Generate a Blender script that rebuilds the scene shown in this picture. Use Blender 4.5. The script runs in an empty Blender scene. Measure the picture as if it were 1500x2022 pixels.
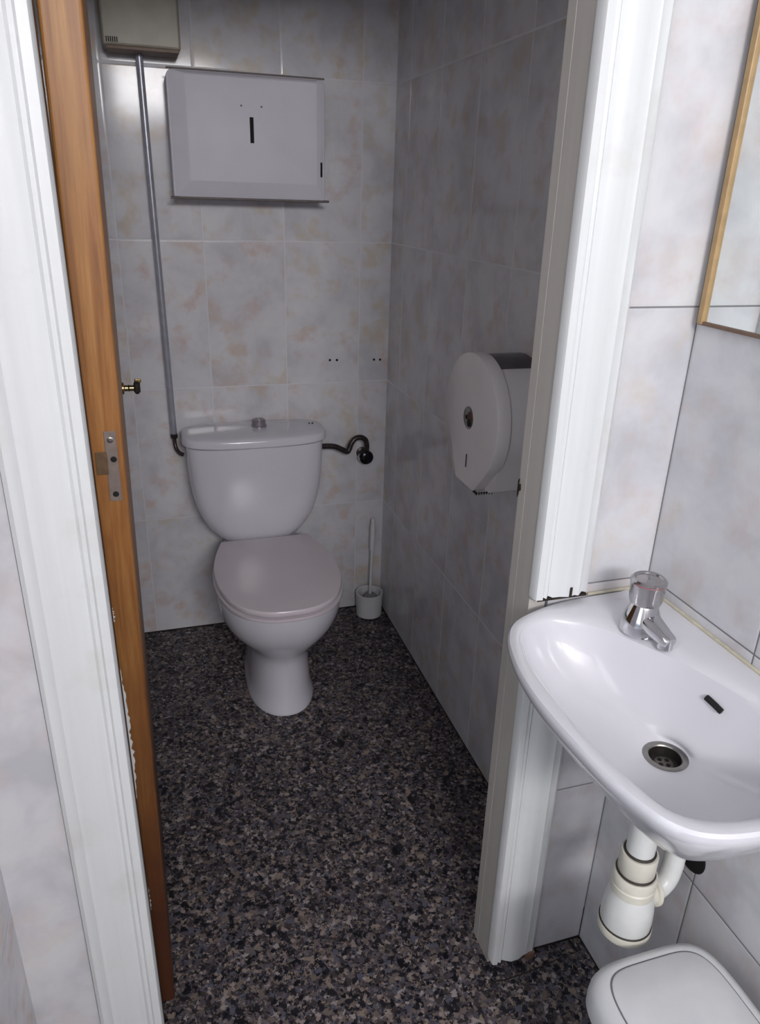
import bpy, bmesh, math, random
from mathutils import Vector, Matrix
random.seed(7)
S = bpy.context.scene
COL = S.collection

# ------------------------------------------------------------------ camera
CAM = (-0.7892, -2.4334, 1.4784)
YAW, PITCH, ROLL, FPX = 0.3097, 0.4016, -0.0317, 1462.6
def cam_axes():
    cy, sy, cp, sp = math.cos(YAW), math.sin(YAW), math.cos(PITCH), math.sin(PITCH)
    f = Vector((sy*cp, cy*cp, -sp)); r = Vector((cy, -sy, 0)); d = f.cross(r)
    cr, sr = math.cos(ROLL), math.sin(ROLL)
    return cr*r + sr*d, -sr*r + cr*d, f
cd = bpy.data.cameras.new('camera'); cam = bpy.data.objects.new('camera', cd); COL.objects.link(cam)
r_, d_, f_ = cam_axes()
M = Matrix((( r_.x, -d_.x, -f_.x, CAM[0]), (r_.y, -d_.y, -f_.y, CAM[1]), (r_.z, -d_.z, -f_.z, CAM[2]), (0, 0, 0, 1)))
cam.matrix_world = M
cd.sensor_fit = 'VERTICAL'; cd.sensor_height = 24.0; cd.lens = 24.0*FPX/2022.0
cd.clip_start = 0.02; cd.clip_end = 50
S.camera = cam

# ------------------------------------------------------------------ light, exposure
S.view_settings.view_transform = 'Standard'; S.view_settings.look = 'None'
S.view_settings.gamma = 1.0; S.view_settings.use_curve_mapping = False
S.view_settings.exposure = 0.0
W = bpy.data.worlds.new('world'); S.world = W; W.use_nodes = True
W.node_tree.nodes['Background'].inputs[0].default_value = (0.75, 0.85, 1.0, 1)
W.node_tree.nodes['Background'].inputs[1].default_value = 0.6
def area(name, loc, rot, sx, sy, power, color):
    l = bpy.data.lights.new(name, 'AREA'); l.shape = 'RECTANGLE'; l.size = sx; l.size_y = sy
    l.energy = power; l.color = color
    o = bpy.data.objects.new(name, l); COL.objects.link(o); o.location = loc; o.rotation_euler = rot
    return o
# daylight through the high window and the open doorway behind the camera
area('window_daylight', (-0.55, -4.28, 2.21), (math.radians(90), 0, 0), 0.86, 0.36, 43.0, (1.0, 0.975, 0.985))
area('doorway_daylight', (-1.13, -2.36, 1.48), (math.radians(90), 0, math.radians(-90)), 0.60, 1.05, 3.2, (0.95, 0.97, 1.0))

# ------------------------------------------------------------------ material helpers
def lin(c):
    return tuple((x/12.92 if x <= .04045 else ((x+.055)/1.055)**2.4) for x in [v/255 for v in c]) + (1,)
class NT:
    def __init__(s, name):
        s.m = bpy.data.materials.new(name); s.m.use_nodes = True; s.t = s.m.node_tree
        s.b = s.t.nodes['Principled BSDF']; s.co = None
    def n(s, typ, **kw):
        x = s.t.nodes.new(typ)
        for k, v in kw.items(): setattr(x, k, v)
        return x
    def l(s, a, b): s.t.links.new(a, b)
    def coord(s):
        if not s.co: s.co = s.n('ShaderNodeTexCoord').outputs['Object']
        return s.co
    def setv(s, sock, v):
        if hasattr(v, 'is_output') or hasattr(v, 'links'): s.l(v, sock)
        else: sock.default_value = v
    def math(s, op, a, b=None, clamp=False):
        x = s.n('ShaderNodeMath', operation=op, use_clamp=clamp); s.setv(x.inputs[0], a)
        if b is not None: s.setv(x.inputs[1], b)
        return x.outputs[0]
    def noise(s, scale, detail=3, rough=.5, vec=None, dist=0):
        x = s.n('ShaderNodeTexNoise'); x.inputs['Scale'].default_value = scale; x.inputs['Detail'].default_value = detail
        x.inputs['Roughness'].default_value = rough; x.inputs['Distortion'].default_value = dist
        s.l(vec or s.coord(), x.inputs['Vector']); return x
    def ramp(s, fac, stops, interp='LINEAR'):
        x = s.n('ShaderNodeValToRGB'); x.color_ramp.interpolation = interp
        e = x.color_ramp.elements
        while len(e) < len(stops): e.new(0.5)
        for i, (p, c) in enumerate(stops): e[i].position = p; e[i].color = c
        s.l(fac, x.inputs[0]); return x.outputs[0]
    def mix(s, fac, a, b, mode='MIX'):
        x = s.n('ShaderNodeMix', data_type='RGBA', blend_type=mode)
        s.setv(x.inputs[0], fac); s.setv(x.inputs[6], a); s.setv(x.inputs[7], b); return x.outputs[2]
    def mapr(s, v, a, b, c, d):
        x = s.n('ShaderNodeMapRange'); s.l(v, x.inputs[0])
        for i, q in enumerate((a, b, c, d)): x.inputs[i+1].default_value = q
        return x.outputs[0]
    def bump(s, h, strength=.3, dist=.002):
        x = s.n('ShaderNodeBump'); x.inputs['Strength'].default_value = strength; x.inputs['Distance'].default_value = dist
        s.l(h, x.inputs['Height']); s.l(x.outputs[0], s.b.inputs['Normal'])
    def base(s, c): s.setv(s.b.inputs['Base Color'], c)
    def rough(s, c): s.setv(s.b.inputs['Roughness'], c)

def plain(name, rgb, rough=.4, metal=0, var=.06, nscale=40, bump=0, coat=0):
    t = NT(name); nz = t.noise(nscale, 4)
    c = lin(rgb); lo = tuple(x*(1-var) for x in c[:3])+(1,); hi = tuple(min(1, x*(1+var)) for x in c[:3])+(1,)
    t.base(t.ramp(nz.outputs[0], [(.3, lo), (.7, hi)])); t.rough(rough); t.b.inputs['Metallic'].default_value = metal
    if coat: t.b.inputs['Coat Weight'].default_value = coat; t.b.inputs['Coat Roughness'].default_value = .05
    if bump: t.bump(nz.outputs[0], bump, .001)
    return t.m

def tile_mat(name, axis, u0, grout, gw=.0016, tw=.2464, th=.45, z0=.4429, warm=1.0, seed=0., rough=.12):
    """marbled glazed tiles: axis 'X' or 'Y' runs along the wall, u0 is one vertical joint"""
    t = NT(name); sp = t.n('ShaderNodeSeparateXYZ'); t.l(t.coord(), sp.inputs[0])
    u = sp.outputs[0 if axis == 'X' else 1]; z = sp.outputs[2]
    def cell(v, off, size):
        q = t.math('DIVIDE', t.math('SUBTRACT', v, off), size)
        fl = t.math('FLOOR', q); fr = t.math('SUBTRACT', q, fl)
        edge = t.math('MULTIPLY', t.math('MINIMUM', fr, t.math('SUBTRACT', 1.0, fr)), size)
        return fl, edge
    iu, eu = cell(u, u0, tw); iz, ez = cell(z, z0, th)
    e = t.math('MINIMUM', eu, ez)
    gm = t.mapr(e, gw*.55, gw*1.1, 1, 0)
    # the printed marbling differs from tile to tile
    cb = t.n('ShaderNodeCombineXYZ'); t.l(t.math('MULTIPLY', iu, 3.7), cb.inputs[0]); t.l(t.math('MULTIPLY', iz, 5.3), cb.inputs[1]); cb.inputs[2].default_value = seed
    vv = t.n('ShaderNodeVectorMath', operation='ADD'); t.l(t.coord(), vv.inputs[0]); t.l(cb.outputs[0], vv.inputs[1])
    vec = vv.outputs[0]
    n1 = t.noise(9, 4, .55, vec, .3); n2 = t.noise(15, 3, .55, vec, .1); n3 = t.noise(45, 4, .65, vec)
    base = t.ramp(n1.outputs[0], [(.30, lin((198, 199, 204))), (.52, lin((216, 216, 220))), (.75, lin((224, 225, 226)))])
    blot = t.mapr(n2.outputs[0], .50, .66, 0, .85*warm)
    fine = t.mapr(n3.outputs[0], .35, .65, .55, 1)
    blot = t.math('MULTIPLY', blot, fine)
    cc = t.noise(3.3, 2, .5, vec)
    pink = t.ramp(cc.outputs[0], [(.42, lin((204, 180, 174))), (.58, lin((205, 190, 166)))])
    c = t.mix(blot, base, pink)
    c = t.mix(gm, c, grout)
    t.base(c); t.rough(t.mix(gm, (rough,)*3+(1,), (.6, .6, .6, 1)))
    h = t.math('ADD', t.mapr(e, gw*.5, gw*3.2, 0, 1), t.math('MULTIPLY', n1.outputs[0], .10))
    t.bump(h, .35, .0012)
    t.b.inputs['Specular IOR Level'].default_value = .25
    return t.m

def floor_mat():
    t = NT('terrazzo'); co = t.coord()
    nz = t.noise(150, 3, .6); mx = t.mix(.016, co, nz.outputs['Color'], 'ADD')
    def vor(scale, feature='F1'):
        v = t.n('ShaderNodeTexVoronoi', feature=feature); v.inputs['Scale'].default_value = scale; t.l(mx, v.inputs['Vector']); return v
    v1 = vor(125); v2 = vor(80); v3 = vor(210)
    r1 = t.n('ShaderNodeSeparateColor'); t.l(v1.outputs['Color'], r1.inputs[0])
    r2 = t.n('ShaderNodeSeparateColor'); t.l(v2.outputs['Color'], r2.inputs[0])
    r3 = t.n('ShaderNodeSeparateColor'); t.l(v3.outputs['Color'], r3.inputs[0])
    stops = [(0, (20, 21, 28)), (.20, (38, 37, 44)), (.36, (70, 63, 64)), (.48, (86, 80, 88)), (.62, (118, 106, 100)), (.74, (94, 94, 108)), (.86, (146, 131, 120)), (.95, (164, 154, 152))]
    a = t.ramp(r1.outputs[0], [(p, lin(c)) for p, c in stops], 'LINEAR')
    b = t.ramp(r2.outputs[1], [(p, lin(c)) for p, c in stops], 'CONSTANT')
    d = t.ramp(r3.outputs[2], [(p, lin(c)) for p, c in stops], 'CONSTANT')
    c = t.mix(t.math('GREATER_THAN', r2.outputs[0], .62), a, b)
    c = t.mix(t.math('GREATER_THAN', r1.outputs[1], .66), c, d)
    dirt = t.noise(3.0, 5, .65); c = t.mix(t.mapr(dirt.outputs[0], .55, .75, 0, .35), c, lin((44, 36, 34)))
    t.base(c); t.rough(t.mapr(dirt.outputs[0], .3, .7, .38, .6)); t.b.inputs['Specular IOR Level'].default_value = .3
    return t.m

def wood_mat():
    t = NT('varnished_wood'); co = t.coord()
    mp = t.n('ShaderNodeMapping'); mp.inputs['Scale'].default_value = (60, 60, 2.2); t.l(co, mp.inputs[0])
    n = t.noise(1.0, 5, .6, mp.outputs[0], 1.2)
    mp2 = t.n('ShaderNodeMapping'); mp2.inputs['Scale'].default_value = (160, 160, 9); t.l(co, mp2.inputs[0])
    n2 = t.noise(1.0, 3, .6, mp2.outputs[0])
    c = t.ramp(n.outputs[0], [(.25, lin((128, 80, 36))), (.5, lin((170, 116, 58))), (.75, lin((192, 142, 80)))])
    c = t.mix(t.mapr(n2.outputs[0], .35, .7, .35, 0), c, lin((104, 52, 20)))
    # wood turns dark red-brown towards the foot of the door, ragged upper limit
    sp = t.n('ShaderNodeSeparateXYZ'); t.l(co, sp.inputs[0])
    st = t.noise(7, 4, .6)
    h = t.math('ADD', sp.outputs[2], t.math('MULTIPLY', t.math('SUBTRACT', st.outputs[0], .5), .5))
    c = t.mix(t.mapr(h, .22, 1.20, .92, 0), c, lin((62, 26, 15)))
    t.base(c); t.rough(.48); t.bump(n.outputs[0], .08, .001)
    t.b.inputs['Coat Weight'].default_value = .08; t.b.inputs['Coat Roughness'].default_value = .3
    return t.m

def paint_mat(name, rgb=(230, 233, 234), worn=.4):
    t = NT(name); co = t.coord()
    mp = t.n('ShaderNodeMapping'); mp.inputs['Scale'].default_value = (90, 90, 2.0); t.l(co, mp.inputs[0])
    n = t.noise(1.0, 4, .55, mp.outputs[0]); c0 = lin(rgb)
    c = t.ramp(n.outputs[0], [(.3, tuple(x*.95 for x in c0[:3])+(1,)), (.7, c0)])
    g = t.noise(6, 5, .65); c = t.mix(t.mapr(g.outputs[0], .55, .8, 0, worn), c, lin((196, 188, 172)))
    t.base(c); t.rough(.42); t.bump(n.outputs[0], .06, .001)
    return t.m

M_back = tile_mat('glazed_tiles_back', 'X', -.1052, lin((222, 222, 227)), gw=.0017, warm=.85)
M_right = tile_mat('glazed_tiles_right', 'Y', -.127, lin((230, 230, 234)), tw=.2480, seed=3.1, gw=.0024, warm=.8)
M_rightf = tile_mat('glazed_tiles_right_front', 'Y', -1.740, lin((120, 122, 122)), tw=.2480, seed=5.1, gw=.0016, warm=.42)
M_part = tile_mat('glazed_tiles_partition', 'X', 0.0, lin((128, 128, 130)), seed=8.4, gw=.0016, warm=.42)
M_left = tile_mat('glazed_tiles_left', 'Y', -.2, lin((190, 190, 196)), seed=1.4)
M_plain = tile_mat('marbled_panel', 'X', -2.0, lin((190, 190, 196)), tw=1.6, th=3.0, z0=-.2, seed=2.7, warm=.3)
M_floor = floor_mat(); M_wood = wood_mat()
M_paint = paint_mat('white_gloss_paint'); M_jamb = paint_mat('jamb_paint', (206, 202, 196), .3)
M_plaster = plain('ceiling_plaster', (205, 203, 200), .9, bump=.1)
M_cer = plain('white_ceramic', (224, 224, 230), .10, var=.015, nscale=8, coat=.3)
M_wccer = plain('toilet_ceramic', (218, 217, 226), .12, var=.02, nscale=8, coat=.3)
M_seat = plain('seat_plastic', (216, 208, 214), .22, var=.015, nscale=10)
M_chrome = plain('chrome', (205, 205, 208), .10, 1, var=.03)
M_steel = plain('worn_steel', (150, 148, 144), .32, 1, var=.15, nscale=60)
M_plate = plain('dull_hinge_steel', (132, 120, 114), .55, .35, var=.12, nscale=90)
M_knuck = plain('brown_stained_hinge', (104, 82, 58), .6, .2, var=.2, nscale=90)
M_btn = plain('dull_button_chrome', (150, 142, 152), .35, .5, var=.05)
M_edge_line = plain('dull_edge_line', (112, 104, 102), .5, .2, var=.15)
M_gap = plain('grey_seam', (120, 120, 124), .6, var=.1)
M_dark = plain('dark_gap', (16, 14, 14), .8, var=.1)
M_hose = plain('tarnished_hose', (70, 62, 62), .32, .6, var=.25, nscale=90, bump=.1)
M_pipe = plain('galvanised_conduit', (168, 170, 180), .30, .35, var=.12, nscale=30)
M_pvc = plain('white_pvc', (226, 228, 226), .28, var=.03)
M_pvcy = plain('yellowed_pvc', (222, 219, 206), .32, var=.05)
M_rub = plain('grimy_rubber', (52, 46, 38), .6, var=.2)
M_plast = plain('white_plastic', (224, 226, 228), .30, var=.02)
M_disp = plain('dispenser_enamel', (234, 230, 230), .30, var=.03, nscale=12)
M_smoke = plain('smoked_plastic', (84, 80, 84), .25, var=.1)
M_metalw = plain('white_enamelled_steel', (212, 210, 220), .5, var=.03, nscale=10)
M_beige = plain('aged_beige_enamel', (158, 152, 136), .4, var=.12, nscale=14)
M_brass = plain('brass', (186, 164, 118), .2, 1, var=.1)
M_oak = plain('mirror_frame_oak', (176, 146, 102), .4, var=.12, nscale=50)
M_brown = plain('mirror_frame_edge', (112, 88, 72), .5, var=.15, nscale=50)
M_sil = plain('yellowed_silicone', (204, 198, 178), .5, var=.12, nscale=50, bump=.2)
M_grime = plain('black_grime', (38, 30, 24), .8, var=.3, nscale=80, bump=.4)
M_bare = plain('bare_timber', (130, 100, 84), .8, var=.2, nscale=80, bump=.3)
tm = NT('mirror_glass'); nzm = tm.noise(3, 2); tm.base(tm.ramp(nzm.outputs[0], [(.3, (.80, .84, .83, 1)), (.7, (.84, .87, .86, 1))])); tm.rough(.02); tm.b.inputs['Metallic'].default_value = 1
M_mirror = tm.m
def clear_mat():
    t = NT('smoky_clear_acrylic'); nz = t.noise(12, 2)
    t.base(t.ramp(nz.outputs[0], [(.3, (.62, .62, .62, 1)), (.7, (.7, .7, .7, 1))])); t.rough(.06); t.b.inputs['Transmission Weight'].default_value = .55; t.b.inputs['IOR'].default_value = 1.49
    return t.m
M_clear = clear_mat()

# ------------------------------------------------------------------ mesh helpers
def link(name, bm, mats, parent=None, smooth=False, bevel=0, seg=2, angle=35):
    bmesh.ops.recalc_face_normals(bm, faces=bm.faces)
    me = bpy.data.meshes.new(name); bm.to_mesh(me); bm.free()
    o = bpy.data.objects.new(name, me); COL.objects.link(o)
    for m in (mats if isinstance(mats, (list, tuple)) else [mats]): me.materials.append(m)
    if parent: o.parent = parent
    if bevel:
        b = o.modifiers.new('bevel', 'BEVEL'); b.width = bevel; b.segments = seg; b.limit_method = 'ANGLE'; b.angle_limit = math.radians(angle)
    if smooth:
        for p in me.polygons: p.use_smooth = True
        if smooth == 'auto':
            for e in me.edges: pass
            try: me.set_sharp_from_angle(angle=math.radians(38))
            except Exception: pass
    return o
def empty(name, loc=(0, 0, 0)):
    o = bpy.data.objects.new(name, None); COL.objects.link(o); o.location = loc; o.empty_display_size = .05
    return o
def tag(o, label, cat, group=None):
    o['label'] = label; o['category'] = cat
    if group: o['group'] = group
    return o
def struct(o): o['kind'] = 'structure'; return o
def setorigin(root, loc):
    """put an Empty root at loc while children keep their world coordinates"""
    root.location = loc
    for c in root.children: c.matrix_parent_inverse = Matrix.Translation(-Vector(loc))
def box(bm, x0, x1, y0, y1, z0, z1):
    vs = [bm.verts.new((x, y, z)) for x in (x0, x1) for y in (y0, y1) for z in (z0, z1)]
    for f in ((0, 1, 3, 2), (4, 6, 7, 5), (0, 4, 5, 1), (2, 3, 7, 6), (0, 2, 6, 4), (1, 5, 7, 3)): bm.faces.new([vs[i] for i in f])
    return vs
def bx(name, dims, mat, parent=None, bevel=0, **k):
    bm = bmesh.new(); box(bm, *dims); return link(name, bm, mat, parent, bevel=bevel, **k)
def loft(bm, rings, cap0=True, cap1=True, closed=True):
    R = [[bm.verts.new(p) for p in r] for r in rings]; n = len(R[0])
    for a, b in zip(R, R[1:]):
        for i in range(n if closed else n-1):
            j = (i+1) % n; bm.faces.new((a[i], a[j], b[j], b[i]))
    if cap0: bm.faces.new(R[0][::-1])
    if cap1: bm.faces.new(R[-1])
    return R
def frame_axes(d):
    d = Vector(d).normalized(); up = Vector((0, 0, 1)) if abs(d.z) < .95 else Vector((1, 0, 0))
    u = d.cross(up).normalized(); return u, d.cross(u).normalized()
def lathe(bm, origin, axis, prof, n=40, cap0=True, cap1=True):
    """prof: list of (radius, distance along axis)"""
    o = Vector(origin); d = Vector(axis).normalized(); u, v = frame_axes(d)
    rings = [[o + d*h + (u*math.cos(2*math.pi*i/n) + v*math.sin(2*math.pi*i/n))*max(r, 1e-5) for i in range(n)] for r, h in prof]
    return loft(bm, rings, cap0, cap1)
def catmull(pts, k=8, closed=False):
    P = [Vector(p) for p in pts]; out = []; n = len(P)
    rng = range(n) if closed else range(n-1)
    for i in rng:
        p0 = P[(i-1) % n] if closed or i > 0 else P[0]; p1 = P[i]; p2 = P[(i+1) % n]
        p3 = P[(i+2) % n] if closed or i+2 < n else P[-1]
        for j in range(k):
            t = j/k
            out.append(.5*((2*p1) + (p2-p0)*t + (2*p0-5*p1+4*p2-p3)*t*t + (3*p1-p0-3*p2+p3)*t**3))
    if not closed: out.append(P[-1])
    return out
def tube(bm, pts, r, n=16, k=8, cap=True):
    C = catmull(pts, k); rings = []; u = None
    for i, c in enumerate(C):
        d = (C[min(i+1, len(C)-1)] - C[max(i-1, 0)]).normalized()
        if u is None: u = frame_axes(d)[0]
        u = (u - d*u.dot(d)).normalized(); v = d.cross(u)
        rr = r(i/(len(C)-1)) if callable(r) else r
        rings.append([c + (u*math.cos(2*math.pi*j/n) + v*math.sin(2*math.pi*j/n))*rr for j in range(n)])
    loft(bm, rings, cap, cap)
def sect(cx, w, yf, yb, z, nf=2.3, nb=3.2, yc=None, n=72):
    """plan section: half width w, front yf, back yb, widest at yc"""
    if yc is None: yc = (yf+yb)/2
    out = []
    for i in range(n):
        a = 2*math.pi*i/n; c, s = math.cos(a), math.sin(a)
        e = nb if s > 0 else nf
        x = math.copysign(abs(c)**(2/e), c)*w; y = math.copysign(abs(s)**(2/e), s)
        out.append((cx+x, yc + y*((yb-yc) if s > 0 else (yc-yf)), z))
    return out

# ------------------------------------------------------------------ setting
CEIL = 2.45; YP0, YP1 = -1.492, -1.415     # partition faces
XL_C, XL_F, YR = -.93, -1.07, -4.32
struct(bx('floor', (-1.3, .1, -4.45, .1, -.1, 0), M_floor))
struct(bx('ceiling', (-1.3, .1, -4.45, .1, CEIL, CEIL+.08), M_plaster))
wb = struct(bx('wall_back', (XL_C-.1, .0, .0, .1, 0, CEIL), M_back))
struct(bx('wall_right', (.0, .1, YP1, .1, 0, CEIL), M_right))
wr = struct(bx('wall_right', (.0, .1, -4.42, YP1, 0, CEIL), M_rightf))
struct(bx('wall_left', (XL_C-.1, XL_C, YP1, 0, 0, CEIL), M_left))
# left wall of the washroom with an open doorway
bm = bmesh.new(); box(bm, XL_F-.1, XL_F, -2.02, YP1, 0, CEIL); box(bm, XL_F-.1, XL_F, -4.42, -2.70, 0, CEIL); box(bm, XL_F-.1, XL_F, -2.70, -2.02, 2.04, CEIL)
struct(link('wall_left', bm, M_left))
# rear wall with the high window
bm = bmesh.new(); box(bm, XL_F, 0, YR-.1, YR, 0, 2.01); box(bm, XL_F, 0, YR-.1, YR, 2.41, CEIL); box(bm, XL_F, -1.0, YR-.1, YR, 2.01, 2.41); box(bm, -.10, 0, YR-.1, YR, 2.01, 2.41)
struct(link('wall_rear', bm, M_part))
bm = bmesh.new()
for d in ((-1.0, -.975), (-.125, -.10), (-.56, -.54)): box(bm, d[0], d[1], YR-.06, YR-.03, 2.01, 2.41)
for d in ((2.01, 2.035), (2.385, 2.41)): box(bm, -1.0, -.10, YR-.06, YR-.03, d[0], d[1])
struct(link('window_1', bm, M_paint))
# partition between washroom and cubicle
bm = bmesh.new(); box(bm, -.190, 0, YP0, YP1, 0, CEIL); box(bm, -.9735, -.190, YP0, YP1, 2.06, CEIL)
struct(link('wall_partition', bm, M_part))
struct(bx('wall_partition', (XL_F, -.9735, YP0, YP1, 0, CEIL), M_plain))
# dark joint at the foot of the walls
bm = bmesh.new()
box(bm, -.0015, 0, -1.41, -.001, 0, .004); box(bm, -.92, -.001, -.0015, 0, 0, .004)
box(bm, -.0015, 0, -2.6, YP0, 0, .004); box(bm, -.13, -.001, YP0-.0015, YP0, 0, .005); box(bm, -.0012, 0, YP0-.0012, YP0, 0, .09)
struct(link('trim_1', bm, M_grime))
bm = bmesh.new(); tube(bm, [(-.235, -1.533, .0002), (-.2, -1.537, .0002), (-.1723, -1.5364, .0002), (-.1236, -1.5331, .0002), (-.0594, -1.5256, .0002), (-.012, -1.522, .0002)], lambda t: .0016*(1-.6*t), 8, 5); link('hairline_crack', bm, M_grime, bpy.data.objects['floor'])
# drill holes left in the tiles behind the toilet
for x, z in ((-.2048, .9687), (-.1803, .968), (-.0498, .9656), (-.0279, .9649)):
    bm = bmesh.new(); lathe(bm, (x, .001, z), (0, -1, 0), [(.0042, 0), (.0042, .0016), (.0028, .0020)], 12); link('drill_hole', bm, M_dark, wb)

# ---- door frame: casings with fluted profile, jambs, head
PROF = [(0, 0), (0, .014), (.003, .0195), (.014, .0205), (.0175, .0155), (.0225, .0175), (.027, .0130), (.034, .0175), (.045, .0210), (.062, .0210), (.074, .0175), (.080, .0195), (.088, .0155), (.096, .0155), (.1025, .010), (.1025, 0)]
def casing(bm, x0f, sgn, z0, z1, steps=14, rag=0, ragtop=0):
    rings = []
    for k in range(steps+1):
        z = z0 + (z1-z0)*k/steps; x0 = x0f(z); r = []
        for i, (u, d) in enumerate(PROF):
            zz = z
            if k == 0 and rag: zz += abs(random.gauss(0, rag))
            wob = .0008*math.sin(z*11+i) if 0 < i < len(PROF)-1 else 0
            r.append((x0 + sgn*(u*1.0), YP0 - d - wob*.6, zz))
        rings.append(r)
    loft(bm, rings, True, True)
fr = empty('door_1', (0, 0, 0)); struct(fr)
xr = lambda z: -.2206 - .0076*z
xl = lambda z: -.8684
bm = bmesh.new(); casing(bm, xr, 1, .884, 2.06, rag=.003); link('upper_right_casing', bm, M_paint, fr, smooth='auto')
bm = bmesh.new(); casing(bm, xr, 1, .012, .78, rag=.006); link('lower_right_casing', bm, M_paint, fr, smooth='auto')
bm = bmesh.new(); casing(bm, xl, -1, .001, 2.06); link('left_casing', bm, M_paint, fr, smooth='auto')
def jamb(bm, xf, sgn, th):
    rings = []
    prof = [(0, YP0), (0, -1.4435), (.0016, -1.4430), (.0016, -1.4415), (0, -1.4410), (0, -1.419), (.002, -1.416), (th, -1.416), (th, YP0)]
    for k in range(11):
        z = .001 + 2.055*k/10; rings.append([(xf(z)+sgn*(u), y, z) for u, y in prof])
    loft(bm, rings)
bm = bmesh.new(); jamb(bm, lambda z: xr(z)+.0015, 1, .03); link('right_jamb', bm, M_jamb, fr)
bm = bmesh.new(); jamb(bm, lambda z: -.8725, -1, .03); link('left_jamb', bm, plain('shadow_dark_jamb', (66, 42, 30), .6, var=.15), fr)  # shadow line beside the door leaf put into the jamb's dark colour
bm = bmesh.new(); box(bm, -.9735, -.13, YP0-.02, YP0, 2.02, 2.11); box(bm, -.87, -.225, YP0, YP1, 2.0, 2.06); link('head_casing', bm, M_paint, fr, bevel=.003)
# bare wood and grime where the right casing is cut above the basin
bm = bmesh.new(); box(bm, -.2195, -.130, YP0-.0168, YP0-.001, .8805, .8850); link('cut_end', bm, M_grime, fr)
bm = bmesh.new(); lathe(bm, (-.163, YP0-.0185, .893), (0, -1, 0), [(.003, 0), (.0032, .0022), (.001, .003)], 7); box(bm, -.1655, -.1610, YP0-.0222, YP0-.015, .884, .902); link('split', bm, M_grime, fr)
bm = bmesh.new(); casing_foot = [(-.2185, -.1300)]; box(bm, -.1400, -.1185, YP0-.0185, YP0-.0005, .0005, .020); link('rotten_foot', bm, M_bare, fr, bevel=.002)
# chipped latch recess on the jamb edge
bm = bmesh.new()
zc = 1.048; cx = xr(zc)
pts = [(0, .012), (-.004, .016), (-.003, .006), (-.009, .008), (-.011, -.002), (-.005, -.006), (-.002, -.017), (0, -.012)]
a = [bm.verts.new((cx-.0008+.0012, -1.4185+p[0]*.9, zc+p[1])) for p in pts]; b = [bm.verts.new((cx-.0008, -1.4185+p[0]*.9, zc+p[1])) for p in pts]
bm.faces.new(a); bm.faces.new(b[::-1])
for i in range(8): j = (i+1) % 8; bm.faces.new((a[i], a[j], b[j], b[i]))
link('latch_recess', bm, M_grime, fr)

# ------------------------------------------------------------------ open wooden door (hinge edge towards the camera)
door = empty('wooden_door', (-.8507, -1.398, .006)); tag(door, 'orange varnished wooden door standing open inside the left side of the doorway', 'door')
TH, DW, DH = .0475, .515, 1.975
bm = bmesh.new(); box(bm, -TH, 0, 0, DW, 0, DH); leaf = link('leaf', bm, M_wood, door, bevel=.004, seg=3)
# hinge plate with three screw holes and a knuckle towards the jamb
hz0, hz1 = 1.066, 1.168
bm = bmesh.new(); box(bm, -.0245, -.0085, -.0012, .001, hz0, hz1); hp = link('hinge_plate', bm, M_plate, door, bevel=.0006)
bm = bmesh.new(); box(bm, -.038, -.022, -.0013, .001, hz0+.040, hz0+.073); link('hinge_knuckle', bm, M_knuck, door, bevel=.0005)
for z, xx in ((hz1-.012, -.0165), (hz0+.062, -.0145), (hz0+.0105, -.0160)):
    bm = bmesh.new(); lathe(bm, (xx, -.0008, z), (0, -1, 0), [(.0042, 0), (.0042, .0010), (.0024, .0014)], 14); link('screw', bm, M_dark if z < hz1-.02 else M_steel, hp)
# white paint smears along the hinge edge
bm = bmesh.new()
for (za, zb_, wm) in ((.50, .80, .0085), (.24, .33, .004), (.86, .90, .005)):
    n = 44; L = [(za + (zb_-za)*i/n, wm*(math.sin(math.pi*i/n)**.7)*(.35+.65*random.random())+.0004) for i in range(n+1)]
    va = [bm.verts.new((-.0300-.0159*z, -.0008, z)) for z, w in L]; vb = [bm.verts.new((-.0256-.0159*z+w, -.0008, z)) for z, w in L]
    vc = [bm.verts.new((v.co.x, .0005, v.co.z)) for v in va]; vd = [bm.verts.new((v.co.x, .0005, v.co.z)) for v in vb]
    for i in range(n):
        bm.faces.new((va[i], va[i+1], vb[i+1], vb[i])); bm.faces.new((vb[i], vb[i+1], vd[i+1], vd[i])); bm.faces.new((vc[i], vc[i+1], va[i+1], va[i])); bm.faces.new((vd[i], vd[i+1], vc[i+1], vc[i]))
    bm.faces.new((va[0], vb[0], vd[0], vc[0])); bm.faces.new((va[-1], vc[-1], vd[-1], vb[-1]))
link('paint_smear', bm, M_paint, door)
# brass knob on the inner face
kz, ky = 1.108, .50
bm = bmesh.new(); lathe(bm, (-.001, ky, kz), (1, 0, 0), [(.012, 0), (.012, .004), (.0065, .006), (.0060, .012), (.0078, .0135), (.0060, .015), (.0060, .024)], 24); kn = link('door_knob', bm, M_brass, door, smooth='auto')
bm = bmesh.new(); lathe(bm, (.022, ky, kz+.001), (1, .0, .0), [(.008, 0), (.013, .003), (.0135, .008), (.009, .0125)], 24); link('knob_cap', bm, M_grime, kn, smooth='auto')
bm = bmesh.new(); box(bm, .024, .037, ky-.003, ky+.003, kz+.010, kz+.0185); link('knob_tab', bm, M_brass, kn, bevel=.002)
door.rotation_euler = (0, math.radians(.91), math.radians(1.25))

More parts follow.
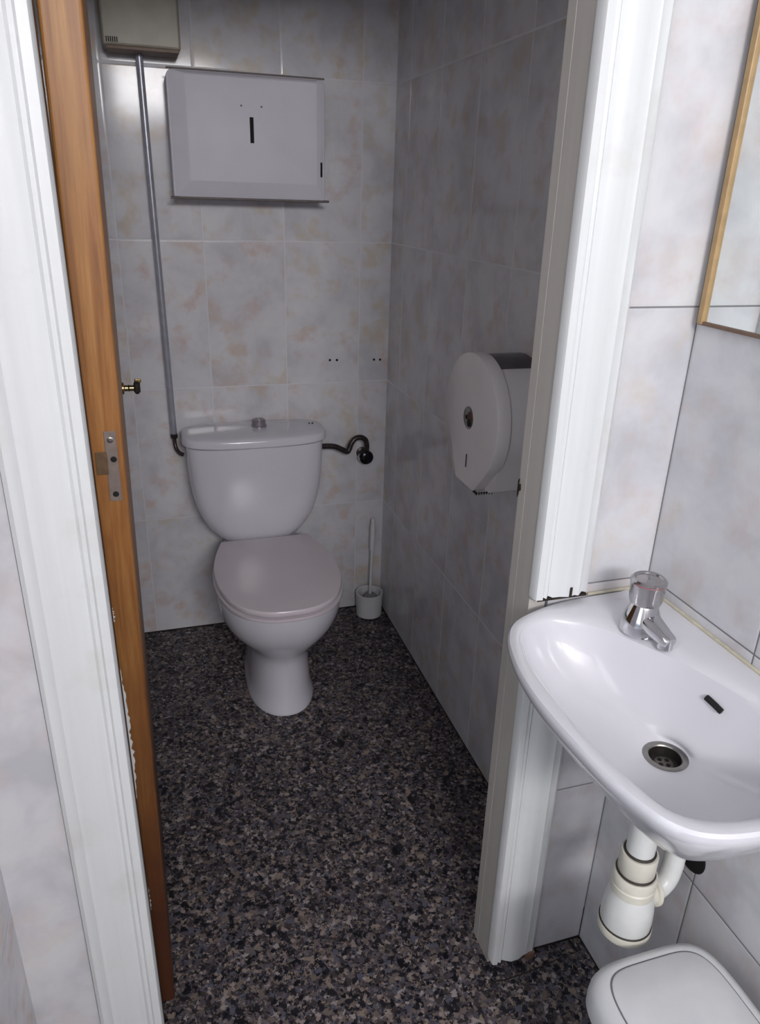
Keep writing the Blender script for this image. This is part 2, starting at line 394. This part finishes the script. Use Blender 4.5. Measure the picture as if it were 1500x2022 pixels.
# ------------------------------------------------------------------ toilet
CX = -.472
wc = empty('toilet', (0, 0, 0)); tag(wc, 'white ceramic close-coupled toilet with closed lid against the tiled back wall', 'toilet')
bm = bmesh.new()
R = [  # w, yf, yb, z, yc
    (.104, -.590, -.15, .001, -.42), (.104, -.590, -.15, .010, -.42), (.099, -.582, -.15, .022, -.42), (.094, -.575, -.15, .06, -.42), (.090, -.570, -.15, .12, -.42), (.089, -.570, -.15, .165, -.42),
    (.093, -.576, -.14, .190, -.42), (.106, -.590, -.13, .212, -.43), (.130, -.612, -.11, .240, -.44), (.155, -.636, -.09, .272, -.45), (.172, -.654, -.07, .305, -.455), (.181, -.664, -.05, .340, -.46), (.184, -.668, -.04, .372, -.46), (.183, -.667, -.035, .386, -.46), (.178, -.662, -.035, .392, -.46)]
loft(bm, [sect(CX, w, yf, yb, z, 2.15, 2.6, yc) for w, yf, yb, z, yc in R]); link('bowl', bm, M_wccer, wc, smooth='auto')
HALF = [(0, -.691), (.045, -.688), (.088, -.673), (.130, -.640), (.162, -.586), (.181, -.515), (.187, -.44), (.184, -.37), (.173, -.30), (.157, -.238), (.147, -.206), (.138, -.199), (.07, -.199), (0, -.199)]
def lidring(s, z, dy=0):
    out = []
    pts = [(x, y) for x, y in HALF]; full = pts + [(-x, y) for x, y in pts[-2:0:-1]]
    C = catmull([(x, y, 0) for x, y in full], 5, True)
    for p in C: out.append((CX + p.x*s, -.43 + (p.y+.43)*s + dy, z))
    return out
bm = bmesh.new(); loft(bm, [lidring(.97, .3955), lidring(1.012, .3975), lidring(1.020, .402), lidring(1.016, .4075), lidring(.97, .4095)]); link('seat', bm, M_seat, wc, smooth='auto')
bm = bmesh.new(); loft(bm, [lidring(.955, .4130), lidring(.992, .4145), lidring(.998, .420), lidring(.992, .4265), lidring(.985, .4290), lidring(.93, .4305), lidring(.7, .4330), lidring(.3, .4345), lidring(.02, .4348)]); link('lid', bm, M_seat, wc, smooth='auto')
# cistern
TX = -.482
def crect(w, yf, yb, z, e=5.0, bow=.012):
    out = []; n = 80
    for i in range(n):
        a = 2*math.pi*i/n; c, s = math.cos(a), math.sin(a)
        x = math.copysign(abs(c)**(2/e), c)*w; yc = (yf+yb)/2; y = yc + math.copysign(abs(s)**(2/e), s)*(yb-yf)/2
        if s < 0: y -= bow*(1-(x/w)**2)*(-s)**.3
        out.append((TX+x, y, z))
    return out
bm = bmesh.new()
CR = [(.095, -.150, -.03, .388), (.108, -.165, -.03, .400), (.138, -.176, -.025, .425), (.163, -.183, -.022, .455), (.186, -.188, -.020, .495), (.201, -.191, -.018, .54), (.210, -.193, -.016, .585), (.2145, -.195, -.015, .63), (.218, -.197, -.014, .69), (.2195, -.198, -.014, .742)]
loft(bm, [crect(w, yf, yb, z, 4.2) for w, yf, yb, z in CR]); link('cistern', bm, M_wccer, wc, smooth='auto')
bm = bmesh.new()
LR = [(.218, -.196, -.010, .7435), (.2275, -.204, -.006, .7450), (.2310, -.2075, -.005, .7490), (.2312, -.2080, -.005, .7650), (.2285, -.2055, -.006, .7715), (.222, -.200, -.008, .7750), (.20, -.18, -.02, .7785), (.15, -.15, -.05, .782), (.02, -.11, -.10, .785)]
loft(bm, [crect(w, yf, yb, z, 3.6, .014) for w, yf, yb, z in LR]); cl = link('cistern_lid', bm, M_wccer, wc, smooth='auto')
bm = bmesh.new(); lathe(bm, (-.4655, -.105, .7845), (0, 0, 1), [(.0245, 0), (.0245, .004), (.0225, .0055), (.0215, .020), (.0190, .0225)], 32); bt = link('flush_button', bm, M_btn, wc, smooth='auto')
bm = bmesh.new(); box(bm, -.4672, -.4638, -.1275, -.086, .8055, .8078); link('button_split', bm, M_plast, bt)
for dx in (0, .011):
    bm = bmesh.new(); box(bm, -.300+dx, -.2945+dx, -.0940, -.0915, .7775, .7822); link('maker_mark', bm, M_dark, cl)
setorigin(wc, (CX, -.42, 0))
# water supply hose and stop valve right of the cistern
hose = empty('water_supply_hose'); tag(hose, 'curved dark metal water hose running from the cistern side to the wall valve', 'hose')
bm = bmesh.new(); tube(bm, [(-.270, -.075, .690), (-.240, -.072, .690), (-.205, -.070, .686), (-.178, -.068, .673), (-.158, -.064, .662), (-.150, -.062, .670), (-.143, -.060, .688), (-.128, -.058, .705), (-.108, -.056, .708), (-.090, -.054, .697), (-.084, -.052, .676), (-.084, -.050, .655)], .0095, 16); link('tube', bm, M_hose, hose, smooth='auto')
bm = bmesh.new(); lathe(bm, (-.268, -.075, .690), (1, 0, 0), [(.011, 0), (.0125, .003), (.0125, .015), (.009, .019)], 6); link('coupling_nut', bm, M_hose, hose)
setorigin(hose, (-.17, -.06, .66))
vl = empty('stop_valve'); tag(vl, 'round dark chrome stop valve on the back wall below the end of the hose', 'valve')
bm = bmesh.new(); lathe(bm, (-.086, .0, .634), (0, -1, 0), [(.021, -.0005), (.021, .003), (.012, .006), (.010, .030), (.013, .032), (.013, .044)], 28); link('body', bm, M_hose, vl, smooth='auto')
bm = bmesh.new(); lathe(bm, (-.086, -.044, .634), (0, -1, 0), [(.019, 0), (.0245, .003), (.0255, .010), (.0245, .018), (.017, .024), (.006, .0255)], 28); link('handle', bm, plain('blackened_chrome', (44, 46, 50), .18, .85, .3, 60), vl, smooth='auto')
bm = bmesh.new(); lathe(bm, (-.112, -.050, .634), (1, 0, 0), [(.009, 0), (.0125, .002), (.0125, .010)], 6); link('side_nut', bm, M_chrome, vl)
bm = bmesh.new(); lathe(bm, (-.084, -.050, .655), (0, 0, -1), [(.0095, -.004), (.0095, .012)], 6); link('top_nut', bm, M_hose, vl)
setorigin(vl, (-.086, 0, .634))
# conduit from the wall box down to the cistern
cn = empty('conduit_pipe'); tag(cn, 'thin grey metal pipe running down the back wall from the beige box to the cistern', 'pipe')
bm = bmesh.new(); tube(bm, [(-.7405, -.030, 1.816), (-.739, -.030, 1.6), (-.736, -.029, 1.3), (-.733, -.029, 1.0), (-.7310, -.028, .75)], .0098, 18, 4); link('straight_run', bm, M_pipe, cn, smooth='auto')
bm = bmesh.new(); lathe(bm, (-.731, -.028, .752), (0, 0, -1), [(.0112, 0), (.0125, .003), (.0125, .012), (.009, .016)], 6); link('coupling_nut', bm, M_hose, cn)
bm = bmesh.new(); tube(bm, [(-.731, -.028, .745), (-.7305, -.030, .72), (-.727, -.036, .702), (-.718, -.045, .690), (-.7065, -.050, .685)], .0062, 14); link('elbow_tube', bm, M_hose, cn, smooth='auto')
setorigin(cn, (-.735, 0, .75))

# ------------------------------------------------------------------ toilet brush
br = empty('toilet_brush'); tag(br, 'white plastic toilet brush standing in a round white holder in the back corner', 'toilet brush')
bc = (-.064, -.066)
bm = bmesh.new(); lathe(bm, (bc[0], bc[1], .001), (0, 0, 1), [(.044, 0), (.048, .003), (.0505, .085), (.0515, .095), (.050, .0965), (.0455, .095), (.044, .02), (.001, .018)], 40, True, False); link('holder', bm, M_plast, br, smooth='auto')
bm = bmesh.new(); tube(bm, [(bc[0]+.004, bc[1]+.004, .03), (bc[0]+.006, bc[1]+.008, .15), (bc[0]+.012, bc[1]+.020, .27)], .0048, 14, 4); tube(bm, [(bc[0]+.0117, bc[1]+.0195, .262), (bc[0]+.0125, bc[1]+.022, .29), (bc[0]+.015, bc[1]+.028, .388)], lambda t: .009 if t < .9 else .0065, 14, 5); link('handle', bm, M_plast, br, smooth='auto')
bm = bmesh.new(); lathe(bm, (bc[0]+.004, bc[1]+.003, .022), (0, 0, 1), [(.015, 0), (.028, .006), (.030, .045), (.022, .060), (.006, .064)], 28); link('bristles', bm, plain('grey_bristles', (150, 148, 150), .8, 0, .3, 220, .6), br, smooth='auto')
setorigin(br, (bc[0], bc[1], 0))

# ------------------------------------------------------------------ white metal cabinet dispenser on back wall
cb = empty('paper_dispenser_cabinet'); tag(cb, 'large white enamelled steel dispenser box with lock slots mounted high on the back wall', 'dispenser')
X0, X1, Z0, Z1 = -.679, -.246, 1.463, 1.778
def rrect(x0, x1, z0, z1, y, r, n=6):
    out = []
    for cx, cz, a0 in ((x1-r, z1-r, 0), (x0+r, z1-r, 90), (x0+r, z0+min(r, .004), 180), (x1-r, z0+min(r, .004), 270)):
        rr = r if a0 < 180 else min(r, .004)
        ccx = cx if a0 < 180 else (x0+rr if a0 == 180 else x1-rr)
        for k in range(n+1):
            a = math.radians(a0 + 90*k/n); out.append((ccx+rr*math.cos(a), y, cz+rr*math.sin(a)))
    return out
bm = bmesh.new()
loft(bm, [rrect(X0, X1, Z0, Z1, -.0005, .022), rrect(X0, X1, Z0, Z1, -.100, .022), rrect(X0+.002, X1-.002, Z0+.002, Z1-.002, -.1025, .020)])
link('body', bm, M_metalw, cb, smooth='auto')
bm = bmesh.new()
loft(bm, [rrect(X0+.005, X1-.004, Z0+.004, Z1-.003, -.1025, .018), rrect(X0+.005, X1-.004, Z0+.004, Z1-.003, -.1045, .018), rrect(X0+.046, X1-.026, Z0+.042, Z1-.012, -.1165, .008), rrect(X0+.048, X1-.028, Z0+.044, Z1-.014, -.1170, .008)])
dr = link('door', bm, M_metalw, cb, smooth='auto')
bm = bmesh.new(); box(bm, -.4625, -.4515, -.1176, -.115, 1.607, 1.672); link('lock_slot', bm, M_dark, dr, bevel=.004, seg=3)
for x in (-.484, -.4285):
    bm = bmesh.new(); lathe(bm, (x, -.116, 1.6985), (0, -1, 0), [(.0028, 0), (.0026, .0013), (.0015, .0018)], 12); link('rivet', bm, M_brown, dr)
bm = bmesh.new(); box(bm, X1-.0150, X1-.0095, -.1125, -.104, 1.527, 1.566); link('side_slot', bm, M_dark, cb, bevel=.001)
bm = bmesh.new(); tube(bm, [(X0+.012, -.102, Z0-.001), (X0+.02, -.1045, Z0-.0018), (X1-.02, -.1045, Z0-.0018), (X1-.004, -.102, Z0-.001)], .0032, 10, 4); link('bottom_shadow_line', bm, M_edge_line, cb, smooth='auto')  # dark tube drawn for the gap and shadow along the bottom edge
bm = bmesh.new(); tube(bm, [(X0+.02, -.1015, Z1+.0002), (X0+.03, -.1020, Z1+.0008), (X1-.03, -.1020, Z1+.0008), (X1-.02, -.1015, Z1+.0002)], .0022, 10, 4); link('top_seam', bm, M_edge_line, cb, smooth='auto')
setorigin(cb, ((X0+X1)/2, 0, Z0))

# ------------------------------------------------------------------ beige wall box, top left
hb = empty('wall_box'); tag(hb, 'aged beige metal wall box with small vent slots, left of the large white dispenser', 'box')
bm = bmesh.new(); box(bm, -.830, -.634, -.100, -.0005, 1.820, 2.09); link('housing', bm, M_beige, hb, bevel=.006, seg=3)
bm = bmesh.new(); box(bm, -.822, -.640, -.096, -.01, 1.8125, 1.8205); link('underside_rim', bm, M_brown, hb, bevel=.001)
bm = bmesh.new()
for i in range(6): x = -.8205+i*.0052; box(bm, x, x+.0026, -.1012, -.098, 1.8265, 1.8385)
link('vent_slots', bm, M_dark, hb)
bm = bmesh.new(); x = -.775
for w in (.009, .008, .010, .007, .010, .0, .008, .009, .010):
    if w: box(bm, x, x+w*.25, -.1010, -.099, 1.948, 1.956); box(bm, x+w*.6, x+w*.8, -.1010, -.099, 1.948, 1.956); box(bm, x, x+w*.8, -.1010, -.099, 1.9515, 1.953)
    x += .0098
link('faded_lettering', bm, plain('faded_ink', (92, 88, 80), .6), hb)
setorigin(hb, (-.732, 0, 1.80))

# ------------------------------------------------------------------ jumbo toilet roll dispenser on right wall
jd = empty('toilet_roll_dispenser'); tag(jd, 'round white jumbo toilet roll dispenser mounted on the right cubicle wall', 'dispenser')
DY, DZ, DR = -.992, 1.040, .1415
def dprof(x, s=1.0, n=64, zb=.886, y0=-.935, y1=-1.058):
    """disc outline with a flat-bottomed chute below"""
    R = DR*s; pts = []
    for i in range(n):
        a = math.pi/2 + 2*math.pi*i/n; pts.append((math.cos(a)*R, math.sin(a)*R))
    c = [(y0-DY, zb-DZ+(1-s)*.1), (y1-DY, zb-DZ+(1-s)*.1)]
    allp = [Vector(p) for p in pts] + [Vector((c[0][0]*s, c[0][1])), Vector((c[1][0]*s, c[1][1]))]
    # convex hull
    P = sorted([(p.x, p.y) for p in allp]); 
    def half(Q):
        h = []
        for p in Q:
            while len(h) > 1 and (h[-1][0]-h[-2][0])*(p[1]-h[-2][1]) - (h[-1][1]-h[-2][1])*(p[0]-h[-2][0]) <= 0: h.pop()
            h.append(p)
        return h
    hull = half(P)[:-1] + half(P[::-1])[:-1]
    # radial resample for consistent rings
    out = []; N = 120
    for i in range(N):
        a = 2*math.pi*i/N; d = Vector((math.cos(a), math.sin(a))); best = None
        for k in range(len(hull)):
            A = Vector(hull[k]); B = Vector(hull[(k+1) % len(hull)]); e = B-A; den = d.x*e.y - d.y*e.x
            if abs(den) < 1e-12: continue
            t = (A.x*e.y - A.y*e.x)/den; uu = (A.x*d.y - A.y*d.x)/den
            if t > 0 and -1e-6 <= uu <= 1+1e-6: best = t if best is None else max(best, t)
        out.append((x, DY + d.x*best, DZ + d.y*best))
    return out
bm = bmesh.new(); loft(bm, [dprof(-.0005, .955, y1=-1.078), dprof(-.104, .955, y1=-1.078)]); bd = link('body', bm, M_disp, jd, smooth='auto')
bm = bmesh.new(); loft(bm, [dprof(-.100, .995, y1=-1.040), dprof(-.1035, 1.0, y1=-1.040), dprof(-.1275, 1.0, y1=-1.040), dprof(-.1297, .994, y1=-1.040), dprof(-.1305, .984, y1=-1.040)]); cv = link('front_cover', bm, M_disp, jd, smooth='auto')
bm = bmesh.new(); rings = []
A0, A1 = 62, 118
for (x, s) in ((-.010, .950), (-.010, .968), (-.098, .968), (-.098, .950)):
    rings.append([(x, DY + math.cos(math.radians(A0+(A1-A0)*i/16))*DR*s, DZ + math.sin(math.radians(A0+(A1-A0)*i/16))*DR*s) for i in range(17)])
R4 = loft(bm, rings + [rings[0]], False, False, closed=False)
bmesh.ops.remove_doubles(bm, verts=bm.verts, dist=1e-6); bmesh.ops.holes_fill(bm, edges=bm.edges, sides=8)
link('smoked_window', bm, M_smoke, bd, smooth='auto')
bm = bmesh.new(); lathe(bm, (-.1295, DY+.003, DZ), (-1, 0, 0), [(.0250, 0), (.0250, .0020), (.0225, .0030), (.020, .0022)], 32); hub = link('lock_hub', bm, M_steel, cv, smooth='auto')
bm = bmesh.new(); lathe(bm, (-.1320, DY-.004, DZ-.010), (-1, 0, 0), [(.0085, 0), (.0085, .0012)], 14); lathe(bm, (-.1320, DY+.010, DZ+.0), (-1, 0, 0), [(.0050, 0), (.0050, .0012)], 14); link('keyhole', bm, M_dark, hub)
bm = bmesh.new(); lathe(bm, (-.1315, DY-.006, DZ+.004), (-1, 0, 0), [(.0120, 0), (.0118, .0010)], 14); link('rust_patch', bm, plain('rusty_brown', (96, 62, 50), .6, .2, .3, 90), hub)
bm = bmesh.new(); box(bm, -.1320, -.1295, DY-.0042, DY-.0022, DZ-.112, DZ-.082); link('cover_slot', bm, M_dark, cv)
bm = bmesh.new()
for i in range(7):
    y = -1.052 + i*.0; x = -.128 + i*.0062
    lathe(bm, (x, -1.0545, .8885), (0, -.3, -1), [(.0026, 0), (.0022, .003), (.0005, .0065)], 5)
for i in range(3):
    lathe(bm, (-.1275, -1.0500+i*.006, .8885), (0, 0, -1), [(.0024, 0), (.0020, .003), (.0005, .006)], 5)
link('cutter_teeth', bm, M_dark, jd)
setorigin(jd, (0, DY, DZ))

# ------------------------------------------------------------------ wash basin
sk = empty('wash_basin'); tag(sk, 'small white ceramic wash basin fixed to the right wall beside the door frame', 'wash basin')
OUT = [(-.0015, -1.4950), (-.06, -1.4955), (-.12, -1.4975), (-.18, -1.504), (-.235, -1.519), (-.281, -1.543), (-.308, -1.580), (-.325, -1.630), (-.335, -1.685), (-.3375, -1.755), (-.330, -1.860), (-.316, -1.925), (-.300, -1.962), (-.272, -1.985), (-.220, -1.997), (-.12, -2.000), (-.03, -2.000), (-.0015, -1.99), (-.0015, -1.90), (-.0015, -1.75), (-.0015, -1.60)]
INN = [(-.205, -1.546), (-.245, -1.550), (-.279, -1.573), (-.298, -1.620), (-.306, -1.672), (-.310, -1.790), (-.298, -1.895), (-.280, -1.944), (-.232, -1.968), (-.16, -1.974), (-.090, -1.968), (-.050, -1.935), (-.042, -1.860), (-.054, -1.790), (-.080, -1.705), (-.110, -1.645), (-.150, -1.580)]
CTR = Vector((-.175, -1.755)); NS = 144
def radial(poly, k=6):
    C = [Vector((p.x, p.y)) for p in catmull([(x, y, 0) for x, y in poly], k, True)]; out = []
    for i in range(NS):
        a = 2*math.pi*i/NS; d = Vector((math.cos(a), math.sin(a))); best = 0
        for k2 in range(len(C)):
            A = C[k2]-CTR; B = C[(k2+1) % len(C)]-CTR; e = B-A; den = d.x*e.y - d.y*e.x
            if abs(den) < 1e-14: continue
            t = (A.x*e.y - A.y*e.x)/den; uu = (A.x*d.y - A.y*d.x)/den
            if t > 0 and -1e-6 <= uu <= 1+1e-6: best = max(best, t)
        out.append(CTR + d*best)
    return out
RO, RI = radial(OUT), radial(INN)
DRN = Vector((-.128, -1.752))
def ring(P, z, s=1.0, c=None, t=0, r=.03, clampx=True):
    """scale outline P about c by s, then blend by t towards a circle of radius r round the drain"""
    c = c or CTR; out = []
    for i, p in enumerate(P):
        a = 2*math.pi*i/NS
        q = c + (p-c)*s; cq = DRN + Vector((math.cos(a), math.sin(a)))*r
        q = q.lerp(cq, t); x = min(q.x, -.0015) if clampx else q.x
        out.append((x, q.y, z))
    return out
def oring(P, z, s):
    out = []
    for p in P:
        dx, dy = p.x-CTR.x, p.y-CTR.y
        sy = 1-(1-s)*(.60 if dy < 0 else 1.0)
        out.append((min(CTR.x+dx*s, -.0015), CTR.y+dy*sy, z))
    return out
def mixr(A, B, t, z): return [(p.x*(1-t)+q.x*t, p.y*(1-t)+q.y*t, z(i) if callable(z) else z) for i, (p, q) in enumerate(zip(A, B))]
bm = bmesh.new()
rings = [ring(RI, .712, 1, None, 1, .028), ring(RI, .712, 1, None, 1, .040), ring(RI, .716, .5, None, .8, .05), ring(RI, .728, .60, None, .45, .05), oring(RO, .748, .46), oring(RO, .762, .56), oring(RO, .778, .65), oring(RO, .792, .72), oring(RO, .806, .785), oring(RO, .820, .845), oring(RO, .833, .900), oring(RO, .845, .950), oring(RO, .856, .985), ring(RO, .864, .998), ring(RO, .8695, .996), ring(RO, .8730, .982)]
rings += [mixr(RO, RI, .35, .8735), mixr(RO, RI, .7, .8720), mixr(RO, RI, .9, .8695), mixr(RO, RI, 1.0, .8650)]
D_ = DRN
rings += [ring(RI, .857, .985, D_), ring(RI, .843, .955, D_), ring(RI, .825, .90, D_), ring(RI, .808, .835, D_), ring(RI, .793, .76, D_), ring(RI, .781, .675, D_), ring(RI, .7725, .59, D_, .04, .036), ring(RI, .766, .52, D_, .16, .036), ring(RI, .7605, .46, D_, .36, .036), ring(RI, .7560, .42, D_, .62, .036), ring(RI, .7525, .42, D_, .88, .0355), ring(RI, .7500, 1, D_, 1, .0345), ring(RI, .7485, 1, D_, 1, .0310), ring(RI, .744, 1, D_, 1, .029), ring(RI, .724, 1, D_, 1, .0285)]
loft(bm, rings); bs = link('bowl', bm, M_cer, sk, smooth='auto')
# drain
bm = bmesh.new(); lathe(bm, (DRN.x, DRN.y, .7465), (0, 0, 1), [(.0318, 0), (.0322, .0026), (.0300, .0036), (.0240, .0030), (.0228, .0015), (.0230, -.002)], 40, False, False); dn = link('drain', bm, M_steel, sk, smooth='auto')
bm = bmesh.new(); lathe(bm, (DRN.x, DRN.y, .7470), (0, 0, 1), [(.0229, .001), (.0215, -.006), (.0200, -.012), (.0145, -.0135), (.001, -.0136)], 36, False, False); link('drain_cup', bm, plain('shaded_cup', (46, 42, 40), .45, .3, .3, 60), dn, smooth='auto')  # shade of the drain recess put into the cup's dark colour
bm = bmesh.new(); lathe(bm, (DRN.x, DRN.y, .7335), (0, 0, 1), [(.0145, 0), (.0140, .0030), (.0125, .0040), (.001, .0042)], 32, True, False); dd = link('drain_strainer', bm, plain('grimy_strainer', (112, 106, 102), .4, .5, .3, 60), dn, smooth='auto')
for a in range(4):
    th = math.radians(20+90*a); rr = .0072
    bm = bmesh.new(); lathe(bm, (DRN.x+rr*math.cos(th), DRN.y+rr*math.sin(th), .7370), (0, 0, 1), [(.0034, 0), (.0034, .0011)], 12); link('drain_hole', bm, M_dark, dn)
OVF = [(-.0730, -1.7455, .8370), (-.0700, -1.7595, .8340), (-.0675, -1.7720, .8305)]
# overflow slot in the wall-side slope
bm = bmesh.new(); tube(bm, OVF, .0046, 12, 4); link('overflow_slot', bm, M_dark, sk, smooth='auto')
# silicone bead along the tiles
bm = bmesh.new(); tube(bm, [(-.0025, -2.0, .8735), (-.0025, -1.75, .8745), (-.0025, -1.52, .8745), (-.0045, -1.4960, .8745), (-.03, -1.4945, .8745), (-.118, -1.4950, .8740)], .0030, 10, 8); link('silicone_bead', bm, M_sil, sk, smooth='auto')
setorigin(sk, (-.0, -1.75, .80))

# ------------------------------------------------------------------ tap
tp = empty('push_tap'); tag(tp, 'chrome push-button tap standing on the corner of the wash basin', 'tap')
TB = (-.096, -1.611)
bm = bmesh.new(); lathe(bm, (TB[0], TB[1], .8725), (0, 0, 1), [(.0310, -.0005), (.0318, .003), (.0308, .012), (.0268, .027), (.0225, .038), (.0205, .044), (.0190, .047)], 40); link('body', bm, M_chrome, tp, smooth='auto')
bm = bmesh.new()
d = Vector((.11, -1.0, -.22)).normalized()
o = Vector((TB[0], TB[1]-.004, .897))
u = Vector((1, .11, 0)).normalized(); v = d.cross(u).normalized()
if v.z < 0: v = -v
rg = []
for h, w, t in ((0, .0185, .0160), (.016, .0180, .0150), (.031, .0160, .0130), (.046, .0138, .0112), (.057, .0125, .0100), (.061, .0100, .0080)):
    rg.append([o + d*h + u*math.copysign(abs(math.cos(a))**.8, math.cos(a))*w + v*math.copysign(abs(math.sin(a))**.8, math.sin(a))*t for a in [2*math.pi*i/28 for i in range(28)]])
loft(bm, rg); link('spout', bm, M_chrome, tp, smooth='auto')
e = o + d*.051
bm = bmesh.new(); lathe(bm, (e.x, e.y, e.z+.006), (0, 0, -1), [(.0105, 0), (.0115, .003), (.0115, .020), (.0095, .022)], 24); link('aerator', bm, M_chrome, tp, smooth='auto')
bm = bmesh.new(); lathe(bm, (TB[0], TB[1], .9195), (0, 0, 1), [(.0165, 0), (.0235, .002), (.0250, .008), (.0262, .032), (.0272, .036), (.0270, .0395), (.0240, .0425), (.0205, .0420), (.0190, .0400), (.001, .0405)], 40, True, False); link('push_button', bm, plain('scratched_chrome', (176, 174, 176), .16, .9, .06, 50), tp, smooth='auto')
bm = bmesh.new(); rr = [(TB[0]+math.cos(a)*.0268, TB[1]+math.sin(a)*.0268, .9190+.0375) for a in [math.radians(190+12*i) for i in range(9)]]; tube(bm, rr, .0011, 8, 2); link('red_mark', bm, plain('faded_red_mark', (150, 92, 96), .4), tp)
setorigin(tp, (TB[0], TB[1], .872))

# ------------------------------------------------------------------ drain trap
tr = empty('drain_trap'); tag(tr, 'white plastic drain trap with curved outlet pipe hanging under the wash basin', 'drain pipe')
px, py = DRN.x-.007, DRN.y
def lt(name, prof, mat, n=36):
    bm = bmesh.new(); lathe(bm, (px, py, 0), (0, 0, 1), prof, n); return link(name, bm, mat, tr, smooth='auto')
lt('tail_pipe', [(.0215, .560), (.0215, .7110)], M_pvc)
lt('upper_seal', [(.0238, .5665), (.0245, .5690), (.0232, .5708)], M_rub)
lt('upper_collar', [(.0262, .5280), (.0285, .5310), (.0285, .5640), (.0270, .5670)], M_pvcy)
lt('middle_seal', [(.0296, .5262), (.0303, .5284), (.029, .5300)], M_rub)
lt('collar_nut', [(.0318, .4880), (.0342, .4905), (.0342, .5040), (.0322, .5060), (.0342, .5085), (.0342, .5225), (.0318, .5262)], M_pvcy)
lt('trap_body', [(.0330, .4200), (.0395, .4220), (.0400, .4380), (.0392, .4550), (.0370, .4720), (.0338, .4860), (.0330, .4900)], M_pvc)
lt('lower_seal', [(.0408, .4192), (.0413, .4206), (.040, .4225)], M_rub)
lt('cup_ring', [(.0340, .4030), (.0415, .4050), (.0425, .4160), (.0412, .4195)], M_pvcy)
lt('bottom_cup', [(.008, .388), (.024, .389), (.031, .3950), (.034, .4035)], M_pvc)
bm = bmesh.new(); lathe(bm, (px+.024, py, .471), (1, .0, -.10), [(.0200, 0), (.0200, .014), (.0235, .0155), (.0240, .021), (.0215, .0235)], 28); link('outlet_nut', bm, M_pvcy, tr, smooth='auto')
bm = bmesh.new(); tube(bm, [(px+.040, py, .469), (px+.056, py+.002, .470), (px+.073, py+.006, .484), (px+.081, py+.010, .515), (px+.083, py+.016, .560), (px+.080, py+.024, .590), (px+.090, py+.034, .610), (px+.1345, py+.038, .614)], .0165, 20, 8); link('outlet_pipe', bm, M_pvc, tr, smooth='auto')
setorigin(tr, (px, py, .39))
bm = bmesh.new(); lathe(bm, (.0005, -1.722, .492), (-1, 0, 0), [(.034, 0), (.033, .0015), (.03, .002)], 24); link('pipe_hole', bm, M_dark, wr)

# ------------------------------------------------------------------ waste bin
bn = empty('waste_bin'); tag(bn, 'white plastic swing-lid waste bin below the wash basin', 'waste bin')
BX, BY = -.151, -1.960
def bsec(wx, wy, z, e=4.2, n=72): return [(BX+math.copysign(abs(math.cos(a))**(2/e), math.cos(a))*wx, BY+math.copysign(abs(math.sin(a))**(2/e), math.sin(a))*wy, z) for a in [2*math.pi*i/n for i in range(n)]]
bm = bmesh.new(); loft(bm, [bsec(.084, .112, .001), bsec(.088, .116, .006), bsec(.106, .138, .360), bsec(.107, .140, .389)]); link('body', bm, M_plast, bn, smooth='auto')
bm = bmesh.new(); loft(bm, [bsec(.110, .144, 0.3850, 5), bsec(.114, .148, 0.3890, 5), bsec(.114, .148, 0.4030, 5), bsec(.1125, .147, 0.4170, 5), bsec(.108, .143, 0.4310, 5), bsec(.098, .134, 0.4385, 5), bsec(.092, .128, 0.4395, 5)]); link('lid_frame', bm, M_plast, bn, smooth='auto')
bm = bmesh.new(); loft(bm, [bsec(.0885, .1235, 0.4370, 5), bsec(.0885, .1235, 0.4410, 5), bsec(.086, .121, 0.4430, 5), bsec(.05, .07, 0.4475, 4), bsec(.002, .002, 0.4490, 3)]); link('swing_flap', bm, M_plast, bn, smooth='auto')
bm = bmesh.new(); loft(bm, [bsec(.0905, .1258, 0.4380, 5), bsec(.0905, .1258, 0.4399, 5)]); link('flap_gap', bm, M_gap, bn)
setorigin(bn, (BX, BY, 0))

# ------------------------------------------------------------------ mirror
mr = empty('wall_mirror'); tag(mr, 'wall mirror with thin light wood frame on the right wall above the wash basin', 'mirror')
Y0, Y1, ZM0, ZM1 = -1.5055, -1.98, 1.3205, 1.92
bm = bmesh.new(); box(bm, -.0075, -.0005, Y1+.004, Y0-.004, ZM0+.004, ZM1-.004); link('glass', bm, M_mirror, mr)
bm = bmesh.new(); box(bm, -.0125, -.0005, Y0-.011, Y0, ZM0, ZM1); box(bm, -.0125, -.0005, Y1, Y1+.011, ZM0, ZM1); box(bm, -.0125, -.0005, Y1, Y0, ZM1-.008, ZM1); link('frame', bm, M_oak, mr, bevel=.0015)
bm = bmesh.new(); box(bm, -.0110, -.0005, Y1+.010, Y0-.0005, ZM0-.001, ZM0+.0045); link('bottom_frame_strip', bm, M_brown, mr, bevel=.001)
setorigin(mr, (0, (Y0+Y1)/2, ZM0))
